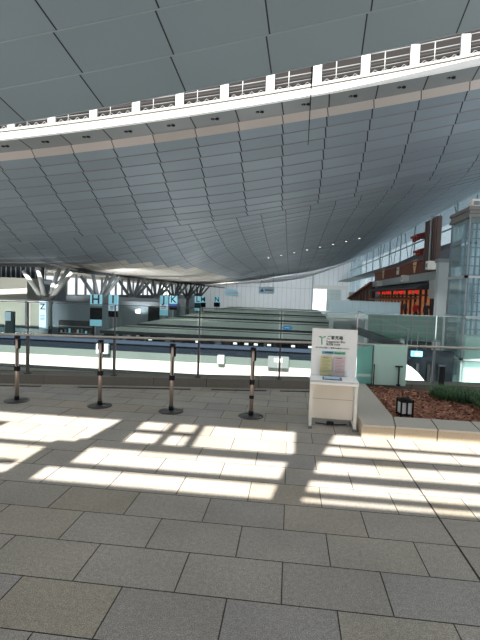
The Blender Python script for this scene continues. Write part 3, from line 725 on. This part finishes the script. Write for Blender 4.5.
# ------------------------------------------------------------------ right: side wall clerestory
GLZ = glass('clerestory_glass',(225,238,242),.85,.2,.2)
mb = MB(); mb.box(25.3,25.4,46,200,2,18.5); struct('window_5', mb, GLZ, 'clerestory glazing strip under the roof at right')
mb = MB(); mb.box(25,25.6,20,200,-5.9,4.0)
for i in range(13): mb.box(25.0,25.25,50+12*i-.12,50+12*i+.12,4,17.2)
mb.box(25,25.25,46,200,9.2,9.5); mb.box(25,25.25,46,200,13.2,13.4)
struct('wall_right', mb, mat('side_wall',(176,190,194),.6), 'pale side wall and mullions at right')
bt = None
for i in range(6):
    y = 52+15*i
    if bt is None:
        bt = thing('roof_strut', 'thin grey diagonal strut between the shops and the ceiling', 'strut', (0,0,0), group='diagonal roof struts at right')
        MB().tube((0,0,0),(0,5,7.4),.07,n=8).build('rod', GREYM, bt); MB().tube((0,0,0),(0,-3.5,7.4),.07,n=8).build('rod', GREYM, bt); MB().lathe([(.3,-.1),(.3,.3),(.15,.5)],n=12).build('foot', GREYM, bt); o = bt
    else: o = dup(bt)
    o.location = (24, y, 8.6)
mb = MB(); mb.box(20,25,34,200,8.3,8.6); struct('trim_12', mb, GREYM, 'grey ledge under the clerestory at right')

# ------------------------------------------------------------------ shops at right
sh = thing('shop_building', 'traditional styled timber shop front with glowing interior on the upper level at right', 'building', (11, 34.4, -.2))
MB().box(.6,9,0.6,30,-.3,3.5).build('shell', GREYW, sh)
MB().box(0,.5,0,29,3.45,4.15,.02).build('fascia_beam', mat('shop_beam',(150,158,158),.6,0,.05,1), sh)
m_ = MB()
for i in range(97): m_.box(.1,.22,3.4+.255*i,3.4+.255*i+.2,4.15,5.25)
m_.box(.2,.3,3.4,28,4.15,5.2); m_.build('timber_screen', WOODR, sh)
m_ = MB(); m_.box(-.02,.35,3.4,28,5.25,5.38); m_.build('screen_rail', REDP, sh)
m_ = MB(); m_.hexa([(-1.0,3.2,2.75),(.5,3.2,2.75),(.5,25.5,2.75),(-1.0,25.5,2.75),(-1.0,3.2,2.87),(.5,3.2,3.45),(.5,25.5,3.45),(-1.0,25.5,2.87)]); m_.build('eave', mat('eave_dark',(56,60,66),.6), sh)
MB().box(.45,.6,3.4,25,0,2.9).build('lit_interior', GLOW, sh)
m_ = MB()
for i in range(14): m_.box(.25,.42,3.6+1.6*i,3.78+1.6*i,0,2.9)
m_.box(.25,.42,3.4,25,2.2,2.35); m_.box(.25,.42,3.4,25,.0,.35); m_.build('timber_frame', WOODD, sh)
m_ = MB(); m_.hexa([(-1.3,7,1.72),(.4,7,2.0),(.4,24,2.0),(-1.3,24,1.72),(-1.3,7,1.80),(.4,7,2.1),(.4,24,2.1),(-1.3,24,1.80)]); m_.build('timber_canopy', mat('pale_timber',(168,116,84),.6,0,.15,3), sh)
MB().box(-.05,.45,.0,3.3,2.0,3.45).build('white_panel', mat('shop_white',(178,182,180),.6), sh)
MB().box(.2,.5,.5,3.3,0,2.0).build('doorway', mat('door_dark',(60,40,34),.7), sh)
m_ = MB(); m_.box(-1.6,10,-.3,30,-.35,0); m_.build('walkway_slab', LGREY, sh)
m_ = MB(); m_.hexa([(.5,7.3,5.4),(6,7.3,5.4),(6,29,5.4),(.5,29,5.4),(.5,7.3,5.5),(6,7.3,8.2),(6,29,8.2),(.5,29,5.5)]); m_.build('tiled_roof', ROOFG, sh)
lan = None
for i in range(9):
    if lan is None:
        lan = thing('paper_lantern', 'small glowing red lantern hanging under the shop eave', 'lantern', (0,0,0), group='red lanterns under the shop eave')
        MB().lathe([(.08,0),(.14,.06),(.16,.15),(.14,.24),(.08,.3)],n=14).build('shade', RED, lan); MB().tube((0,0,.3),(0,0,.55),.02,n=6).build('cord', BLACK, lan); o = lan
    else: o = dup(lan)
    o.location = (10.35, 38.9+1.9*i+(.9 if i%3==2 else 0), 2.18)
for y, z, lab in ((38.2,3.75,'white box sign at the near end of the shop fascia beam'),(44.5,3.35,'white box sign on the fascia above the lit shop front'),(57,3.2,'white box sign at the far end of the shop fascia')):
    t = thing('box_sign', lab, 'sign', (10.7 if z<3.7 else 10.22, y if z<3.7 else 35.0, z if z<3.7 else 3.95)); MB().box(-.3,.3,-.32,.32,0,.62,.03).build('box', WHITE, t); MB().box(-.31,-.3,-.2,.2,.15,.45).build('print_marks', GREYM, t)
for y, c, lab in ((42.5,(216,178,140),'pale triangular banner on the red brown timber screen, nearest the tower'),(49,(206,206,196),'white square poster in the middle of the timber screen'),(56.5,(222,190,150),'pale banner near the far end of the timber screen')):
    t = thing('banner', lab, 'banner', (11.05, y, 4.15))
    m_ = MB()
    if c[1] > 200: m_.box(-.04,0,-.5,.5,.1,.85)
    else: m_.hexa([(-.04,-.15,-.05),(-.04,.15,-.05),(0,.15,-.05),(0,-.15,-.05),(-.04,-.7,1.1),(-.04,.7,1.1),(0,.7,1.1),(0,-.7,1.1)])
    m_.build('cloth', mat('banner_%d' % c[2], c, .7), t); MB().box(-.06,-.04,-.3,.3,.55,.65).build('print_marks', WOODD, t)
# tower of dark cladding with red brackets
tw = thing('clad_tower', 'dark vertical timber clad tower with red eaves on the shop roof', 'tower', (10.62, 35.3, 3.95))
m_ = MB(); m_.box(0,.32,0,3.0,0,4.0)
for i in range(7): m_.box(-.08,0,.05+.43*i,.30+.43*i,0,4.0)
m_.build('cladding', mat('tower_cladding',(92,76,72),.7,0,.15,1), tw)
m_ = MB(); m_.tube((-.16,1.0,0),(-.16,1.0,4.1),.07,n=8); m_.build('downpipe', LGREY, tw)
for z, e in ((2.9,.7),(1.7,.4)):
    m_ = MB(); m_.hexa([(-e,3.0,z),(1,3.0,z),(1,4.9,z),(-e,4.9,z),(-e,3.0,z+.15),(1,3.0,z+.6),(1,4.9,z+.6),(-e,4.9,z+.15)]); m_.build('eave', REDP, tw)
    for q in range(3): MB().box(-e+.1,-e+.35,3.2+.6*q,3.4+.6*q,z-.3,z).build('bracket', mat('bracket_red',(132,48,40),.5), tw)
# annexe beyond shops
an = thing('stair_annexe', 'dark brown pitched stair building beyond the timber shop front', 'building', (11.5, 66, -.2))
m_ = MB(); m_.hexa([(0,0,0),(6,0,0),(6,24,0),(0,24,0),(0,0,3.9),(6,0,4.2),(6,24,1.6),(0,24,1.5)]); m_.build('body', WOODD, an)
for i in range(7): MB().hexa([(-.1,1+3.2*i,0),(0,1+3.2*i,0),(0,2.4+3.2*i,0),(-.1,2.4+3.2*i,0),(-.1,1+3.2*i,3.3-.3*i),(0,1+3.2*i,3.3-.3*i),(0,2.4+3.2*i,3.1-.3*i),(-.1,2.4+3.2*i,3.1-.3*i)]).build('lit_window', WOODR, an)
m_ = MB(); m_.hexa([(-.5,-.3,3.9),(6.3,-.3,4.2),(6.3,24.4,1.7),(-.5,24.4,1.5),(-.5,-.3,4.2),(6.3,-.3,4.5),(6.3,24.4,2.0),(-.5,24.4,1.8)]); m_.build('roof', mat('annexe_roof',(150,84,58),.6), an)

# frosted parapet in front of the shops
FP = glass('frosted_blue_glass',(190,214,222),.15,.3,.3)
t = thing('frosted_parapet', 'long pale blue frosted glass parapet in front of the glowing shops', 'parapet', (5.3, 33.4, .0))
for q in range(9): MB().box(-2.5+.56*q,-2.5+.56*q+.55,0,.04,.52,1.42,.005).build('glass_panel', FP, t)
MB().box(-2.55,2.6,-.02,.06,1.40,1.44).build('rail', LGREY, t)
MB().box(-2.6,4.0,-.1,1.0,.16,.50).build('slab_edge', LGREY, t)
for q in range(3): MB().box(-2.4+2.6*q,-2.1+2.6*q,.5,.8,-5.9,.16).build('pier', LGREY, t)
# people on the terrace / in the hall
def figure(name, shirt, trouser, hair, label, loc, rz, group=None, arms=.15, stride=.12):
    bm = bmesh.new(); sk = bm.verts.layers.skin.verify()
    P = {'pel':(0,0,.95),'bel':(0,0,1.12),'che':(0,-.01,1.34),'nk':(0,0,1.50),'hd':(0,-.01,1.58),'ht':(0,0,1.70),
         'sl':(-.17,0,1.42),'el':(-.24,.02,1.14),'wl':(-.22,-.08,.90),'fl':(-.22,-.11,.80),'sr':(.17,0,1.42),'er':(.24,.03,1.14),'wr':(.24,-.05,.90),'fr':(.24,-.08,.80),
         'hl':(-.09,0,.90),'kl':(-.10,-stride*.4,.50),'al':(-.10,stride*.5,.09),'tl':(-.11,stride*.5-.14,.04),'hr':(.09,0,.90),'kr':(.10,-stride,.50),'ar':(.10,-stride*.6,.09),'tr':(.11,-stride*.6-.14,.04)}
    Rr = {'pel':.15,'bel':.13,'che':.16,'nk':.055,'hd':.085,'ht':.09,'sl':.06,'el':.045,'wl':.032,'fl':.035,'sr':.06,'er':.045,'wr':.032,'fr':.035,'hl':.09,'kl':.06,'al':.042,'tl':.035,'hr':.09,'kr':.06,'ar':.042,'tr':.035}
    V = {}
    for k, p in P.items(): V[k] = bm.verts.new(p); V[k][sk].radius = (Rr[k]*1.0, Rr[k]*(.75 if k in ('pel','bel','che') else 1)); 
    V['pel'][sk].use_root = True
    for a, b in (('pel','bel'),('bel','che'),('che','nk'),('nk','hd'),('hd','ht'),('che','sl'),('sl','el'),('el','wl'),('wl','fl'),('che','sr'),('sr','er'),('er','wr'),('wr','fr'),('pel','hl'),('hl','kl'),('kl','al'),('al','tl'),('pel','hr'),('hr','kr'),('kr','ar'),('ar','tr')): bm.edges.new((V[a],V[b]))
    me = bpy.data.meshes.new('fig'); bm.to_mesh(me); bm.free()
    tmp = bpy.data.objects.new('fig', me); COL.objects.link(tmp); tmp.modifiers.new('s','SKIN'); tmp.modifiers.new('d','SUBSURF').levels = 1
    bpy.context.view_layer.update()
    m2 = bpy.data.meshes.new_from_object(tmp.evaluated_get(bpy.context.evaluated_depsgraph_get())); bpy.data.objects.remove(tmp)
    m2.materials.clear()
    for n_, c in ((None, shirt),(None, trouser),(None,(196,150,124)),(None, hair)): m2.materials.append(mat('cloth_%d_%d_%d' % c, c, .8))
    for f in m2.polygons:
        z = f.center.z; x = abs(f.center.x); y = f.center.y
        f.use_smooth = True
        f.material_index = 1 if z < .96 and x < .19 else (3 if z > 1.66 or (z > 1.54 and y > .03) else (2 if z > 1.49 or (z < .90) else 0))
    o = bpy.data.objects.new(name, m2); COL.objects.link(o); o.location = loc; o.rotation_euler = (0,0,rz)
    tag(o, label, 'person', group); return o
figure('person',(196,40,40),(30,34,50),(24,20,18),'person in a red top standing on the shop terrace',(9.75,36.6,-.2),.3)
figure('person',(40,40,46),(30,30,34),(24,20,18),'person in dark clothes on the shop terrace near the doorway',(10.2,35.3,-.2),-.6)
figure('person',(60,56,60),(44,40,40),(30,24,20),'person in grey clothes by the lit shop window',(9.9,40.5,-.2),2.0)
cols = [((30,32,40),(28,28,32)),((150,150,150),(40,44,60)),((70,40,44),(30,30,34)),((44,60,90),(34,34,40)),((200,196,186),(50,50,56))]
base = []
for k, (s, tr_) in enumerate(cols):
    base.append(figure('person', s, tr_, (24,20,18), 'x', (0,0,-5.9), 0))
names = ['dark jacket','pale grey shirt','maroon top','navy blue top','cream shirt']
rr = random.Random(11)
for q in range(15):
    b = base[q%5]; o = b if q < 5 else b.copy()
    if q >= 5: COL.objects.link(o)
    o.location = (-16.5+1.35*q+rr.uniform(-.3,.3), 48.4+rr.uniform(-.3,.8), -5.9); o.rotation_euler = (0,0,rr.uniform(0,6))
    tag(o, 'person in a %s standing in the queue behind the nearest check-in island' % names[q%5], 'person', 'people queueing behind the nearest check-in island')

# ------------------------------------------------------------------ glass lift tower
LG = glass('lift_glass',(220,238,242),.88,.05,.35); 
streak = bpy.data.materials.new('painted_glass_reflections'); streak.use_nodes = True  # painted streaks and glow stand in for reflections in the lift glass
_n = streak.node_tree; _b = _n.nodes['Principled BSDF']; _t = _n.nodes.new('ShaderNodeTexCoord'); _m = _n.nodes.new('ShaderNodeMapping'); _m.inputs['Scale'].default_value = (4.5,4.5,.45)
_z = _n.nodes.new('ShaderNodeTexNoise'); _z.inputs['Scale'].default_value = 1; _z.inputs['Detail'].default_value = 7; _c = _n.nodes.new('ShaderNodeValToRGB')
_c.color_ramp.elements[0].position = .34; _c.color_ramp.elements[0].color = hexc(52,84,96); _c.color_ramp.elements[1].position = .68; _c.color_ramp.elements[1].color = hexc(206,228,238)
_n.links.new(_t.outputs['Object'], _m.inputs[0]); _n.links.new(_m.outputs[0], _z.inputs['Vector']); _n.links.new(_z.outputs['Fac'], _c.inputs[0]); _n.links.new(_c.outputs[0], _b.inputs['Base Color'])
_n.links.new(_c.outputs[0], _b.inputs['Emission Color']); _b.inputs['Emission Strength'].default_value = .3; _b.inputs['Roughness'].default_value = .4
lt = thing('lift_tower', 'tall glass lift tower with grey cap and ledges at the right edge', 'lift tower', (9, 24.6, -5.9))
TH = 12.45
m_ = MB(); m_.box(-.10,5,-.10,2.8,TH-.55,TH-.38); m_.box(-.06,5,-.06,2.75,TH-.36,TH-.2); m_.box(-.12,5,-.12,2.8,TH-.18,TH-.0); m_.box(0,4.9,0,2.6,TH-.6,TH-.05); m_.build('cap', mat('cap_grey',(120,118,116),.5,.2), lt)
for z in (0,2.3,4.55,6.75,8.85,10.6):
    z1 = {0:2.3,2.3:4.55,4.55:6.75,6.75:8.85,8.85:10.6,10.6:12.0}[z]
    MB().box(-.01,.01,.05,2.55,z+.06,z1-.06).build('glass_panel', LG, lt)
    for x in (0,1.6,3.2): MB().box(x+.04,x+1.56,-.01,.01,z+.06,z1-.06).build('glass_panel', LG, lt)
for z in (2.3,4.55,6.75,8.85):
    m_ = MB(); m_.box(-.10,4.9,-.10,.06,z-.06,z+.06); m_.box(-.10,.06,-.1,2.65,z-.06,z+.06); m_.build('ledge', LGREY, lt)
for x, y in ((0,0),(0,2.6),(1.6,0),(3.2,0),(4.8,0)): MB().box(x-.035,x+.035,y-.035,y+.035,0,TH-.5).build('mullion', GREYM, lt)
m_ = MB()
rr = random.Random(4)
for i in range(16): 
    x = .4+.28*i; m_.box(x,x+rr.uniform(.03,.1),1.6,1.7,0,TH-.6)
for i in range(24): m_.box(.3,4.6,1.55,1.6,.5*i,.5*i+.06)
m_.build('shaft_steelwork', mat('shaft_steel',(74,104,118),.5,.2), lt)
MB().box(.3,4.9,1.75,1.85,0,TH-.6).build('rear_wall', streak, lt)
m_ = MB(); m_.box(.3,2.4,.4,1.4,2.9,5.75,.03); m_.build('lift_car', mat('lift_car',(214,222,200),.4,0,.1,1), lt)
t = thing('rooftop_box', 'white box unit on top of the glass lift tower', 'box', (9.35, 24.9, 6.55)); MB().box(-.28,.25,-.2,.4,0,.42,.04).build('casing', WHITE, t); MB().box(-.2,.1,-.21,-.2,.1,.3).build('grille', GREYM, t)
# column left of tower
t = thing('column', 'light grey square column just left of the glass lift tower', 'column', (10.35, 32.8, -5.9)); MB().box(-.32,.34,-.3,.3,0,10.2,.02).build('shaft', LGREY, t); MB().box(-.4,.42,-.38,.38,10.2,10.45).build('capital', GREYM, t)
t = thing('bollard_post', 'dark square post of the deck railing in front of the grey column', 'post', (2.72, 8.29, .15)); MB().box(-.045,.045,-.035,.035,0,.34,.008).build('shaft', DARK, t); MB().box(-.05,.05,-.04,.04,.34,.36).build('cap', GREYM, t)

# ------------------------------------------------------------------ middle right, lower levels
GG = glass('green_glass_wall',(120,166,150),.25,.1,.5)
t = thing('glazed_screen_wall', 'greenish glazed screen wall with horizontal bars below the shops', 'screen', (6.6, 26, -5.9))
for q in range(5): MB().box(-2.2+.8*q,-2.2+.8*q+.78,0,.04,5.35,6.62).build('glass_panel', GG, t)
for z in (5.3,5.75,6.1,6.4,6.64): MB().box(-2.2,1.8,-.04,.02,z-.025,z+.025).build('bar', GREYM, t)
for q in range(6): MB().box(-2.2+.8*q-.02,-2.2+.8*q+.02,-.03,.05,0,6.6).build('mullion', GREYM, t)
t = thing('sloping_soffit', 'dark sloping underside of a stair descending behind the frosted screens', 'stair', (4.2, 22, -5.9))
MB().hexa([(-.9,.6,5.75),(1.6,.6,4.95),(1.6,3,4.95),(-.9,3,5.75),(-.9,.6,6.1),(1.6,.6,5.3),(1.6,3,5.3),(-.9,3,6.1)]).build('flight', mat('stair_grey',(54,62,64),.6,0,.4,2), t)
m_ = MB(); m_.tube((-.9,.65,6.9),(1.6,.65,6.1),.02); m_.box(-.9,-.86,.6,.7,6.0,6.9); m_.box(1.5,1.54,.6,.7,5.3,6.1); m_.build('handrail', GREYM, t)
m_ = MB(); m_.box(-.8,-.5,1,1.5,0,5.75); m_.build('support', LGREY, t)
t = thing('dark_kiosk', 'dark recess with black counters under the glazed screen wall', 'kiosk', (6.1, 20.2, -5.9))
MB().box(-1.6,1.5,1.5,2.0,0,5.2).build('recess', mat('recess_dark',(20,24,28),.8,0,.5,2,spec=.0), t)  # near-black colour stands in for the shade inside this void
for q in range(5): MB().box(-1.2+.5*q,-1.08+.5*q,1.3,1.5,0,4.6).build('upright', [DARK, BLACK][q%2], t)
t = thing('information_sign', 'small blue and white information sign hanging in the dark recess', 'sign', (5.45, 19.9, -.77))
MB().box(-.24,.24,-.03,.03,0,.24,.01).build('panel', mat('info_blue',(110,180,225),.4,0,0,1,.4), t); text('i', .2, NAVY, t, (-.15,-.035,.12), bold=.004)
MB().box(-.05,.18,-.035,-.03,.09,.14).build('print_line', WHITE, t); MB().box(-.02,.02,-.02,.02,.24,1.0).build('hanger', DARK, t)
t = thing('white_ramp_wall', 'white curved stair cheek behind the frosted green screen', 'stair', (5.5, 19.6, -5.9))
m_ = MB(); pr = [(-.6,4.75),(-.3,4.7),(0,4.45),(.25,4.15),(.6,3.9)]
for (xa, za), (xb, zb) in zip(pr, pr[1:]): m_.hexa([(xa,0,0),(xb,0,0),(xb,.9,0),(xa,.9,0),(xa,0,za),(xb,0,zb),(xb,.9,zb),(xa,.9,za)])
m_.build('cheek', WHITE, t)
t = thing('escalator', 'glass sided escalator rising at the foot of the lift tower', 'escalator', (6.9, 16.4, -6.5))
m_ = MB(); m_.hexa([(-.4,0,3.2),(2.6,0,4.5),(2.6,.1,4.5),(-.4,.1,3.2),(-.4,0,4.1),(2.6,0,5.4),(2.6,.1,5.4),(-.4,.1,4.1)]); m_.build('glass_side', glass('escalator_glass',(150,196,200),.6,.05,.6), t)
m_ = MB(); m_.tube((-.4,.05,4.12),(2.6,.05,5.42),.05); m_.tube((-.4,.9,4.12),(2.6,.9,5.42),.05); m_.build('handrail', BLACK, t)
MB().hexa([(-.4,0,2.9),(2.6,0,4.2),(2.6,1,4.2),(-.4,1,2.9),(-.4,0,3.2),(2.6,0,4.5),(2.6,1,4.5),(-.4,1,3.2)]).build('truss', GREYM, t)
MB().box(1.2,1.8,.2,.8,.6,3.5).build('support', GREYM, t)
# left low service counters
t = thing('service_counter', 'white slatted service counters with dark teal fascia below the cream wall', 'counter', (-28.5, 47.6, -5.9))
MB().box(-8,1.6,0,.8,2.25,2.75).build('fascia', TEALD, t)
m_ = MB()
for q in range(24): m_.box(-8+.4*q,-7.8+.4*q,.1,.3,0,2.25)
m_.build('slat', WHITE, t); MB().box(-8,1.6,.4,.8,0,2.25).build('counter_body', GREYW, t)
t = thing('shop_kiosk', 'dark shop opening with shelves in the grey partition wall', 'shop', (-24.2, 49.9, -5.9))
MB().box(-2.6,1.6,-.2,.25,0,3.7).build('opening', mat('kiosk_dark',(38,42,46),.6,0,.6,1.5), t)
for q in range(4): MB().box(-2.5,1.5,-.3,-.2,.6+.8*q,.72+.8*q).build('shelf', GREYM, t)
for q in range(8): MB().box(-2.3+.5*q,-2.1+.5*q,-.32,-.22,2.3,2.3+.3+.1*(q%3)).build('poster', [WHITE, GREYM, CYAN, WOODR][q%4], t)
# middle distance: dim block and doors left of island signs
t = thing('service_block', 'grey service block with a dark doorway between the letter signs', 'kiosk', (-24.5, 74, -5.9))
MB().box(-4,5,0,1.6,0,5.6).build('body', mat('block_grey',(98,108,114),.7,0,.15,.6), t); MB().box(.6,2.6,-.1,0,0,4.7).build('doorway', SCREEN, t)
MB().box(-1.6,-.8,-.1,0,3.6,4.3).build('lit_window', LIT, t)

# ------------------------------------------------------------------ lights, world, camera
w = bpy.data.worlds.new('World'); C.world = w; w.use_nodes = True
nt = w.node_tree; bg = nt.nodes['Background']
bg.inputs[0].default_value = (.90,.95,1.0,1); bg.inputs[1].default_value = 1.15
sun = bpy.data.lights.new('sun', 'SUN'); sun.energy = 19; sun.angle = math.radians(.6); sun.color = (1,.965,.91)
sun.angle = math.radians(.4)
so = bpy.data.objects.new('sun', sun); COL.objects.link(so)
d = Vector((DX, 1, -TE)).normalized(); so.rotation_euler = d.to_track_quat('-Z','Y').to_euler(); so.location = (0,-10,20)
def area(name, loc, rot, sx, sy, e, col=(1,1,1)):
    l = bpy.data.lights.new(name,'AREA'); l.shape='RECTANGLE'; l.size=sx; l.size_y=sy; l.energy=e; l.color=col
    o = bpy.data.objects.new(name,l); COL.objects.link(o); o.location=loc; o.rotation_euler=rot
def fill_spot(x, y, z, e, up=True, ang=150):  # added fill lamps without a visible source, brighten hall, parapet and lift
    l = bpy.data.lights.new('hall_fill_spot','SPOT'); l.energy = e; l.spot_size = math.radians(ang); l.spot_blend = .6; l.shadow_soft_size = 0
    o = bpy.data.objects.new('hall_fill_spot', l); COL.objects.link(o); o.location = (x,y,z); o.rotation_euler = (PI/2 if up == 'fwd' else PI if up else 0,0,0)
for y in (46,60,76,96,120): 
    for x in (-14,0): fill_spot(x, y, -1.6, 900)
for x in (-20,-2,14): fill_spot(x, 140, 2.0, 26000, 'fwd', 90)
fill_spot(-38, 72, -4, 3000, True, 110); fill_spot(-25, 72, -4, 3000, True, 110); fill_spot(-24, 88, -4, 2600, True, 110); fill_spot(-37, 88, -4, 2200, True, 110); fill_spot(-23, 104, -4, 2500, True, 110)
for y in (44, 58, 77, 99, 121):
    for x in (-12, 0): fill_spot(x, y, 4.6, 900, False, 150)
fill_spot(-33, 35, -3.5, 11000, 'fwd', 56); fill_spot(-24, 60, 1.5, 2500, 'fwd', 120); fill_spot(10.6, 25.7, -5.6, 500, True, 150)
fill_spot(4, 31, 3.4, 260, False, 140); fill_spot(8.2, 31, 3.4, 260, False, 140)
cam = bpy.data.cameras.new('camera'); co = bpy.data.objects.new('camera', cam); COL.objects.link(co)
cam.sensor_fit = 'HORIZONTAL'; cam.sensor_width = 36; cam.lens = F/480*36; cam.clip_end = 600; cam.clip_start = .05
co.matrix_world = Matrix.Translation((0,0,EYE)) @ RM.to_4x4()
C.camera = co
C.view_settings.view_transform = 'Standard'; C.view_settings.look = 'None'; C.view_settings.exposure = 0; C.view_settings.gamma = 1
C.cycles.max_bounces = 6; C.cycles.transparent_max_bounces = 16; C.cycles.sample_clamp_indirect = 3
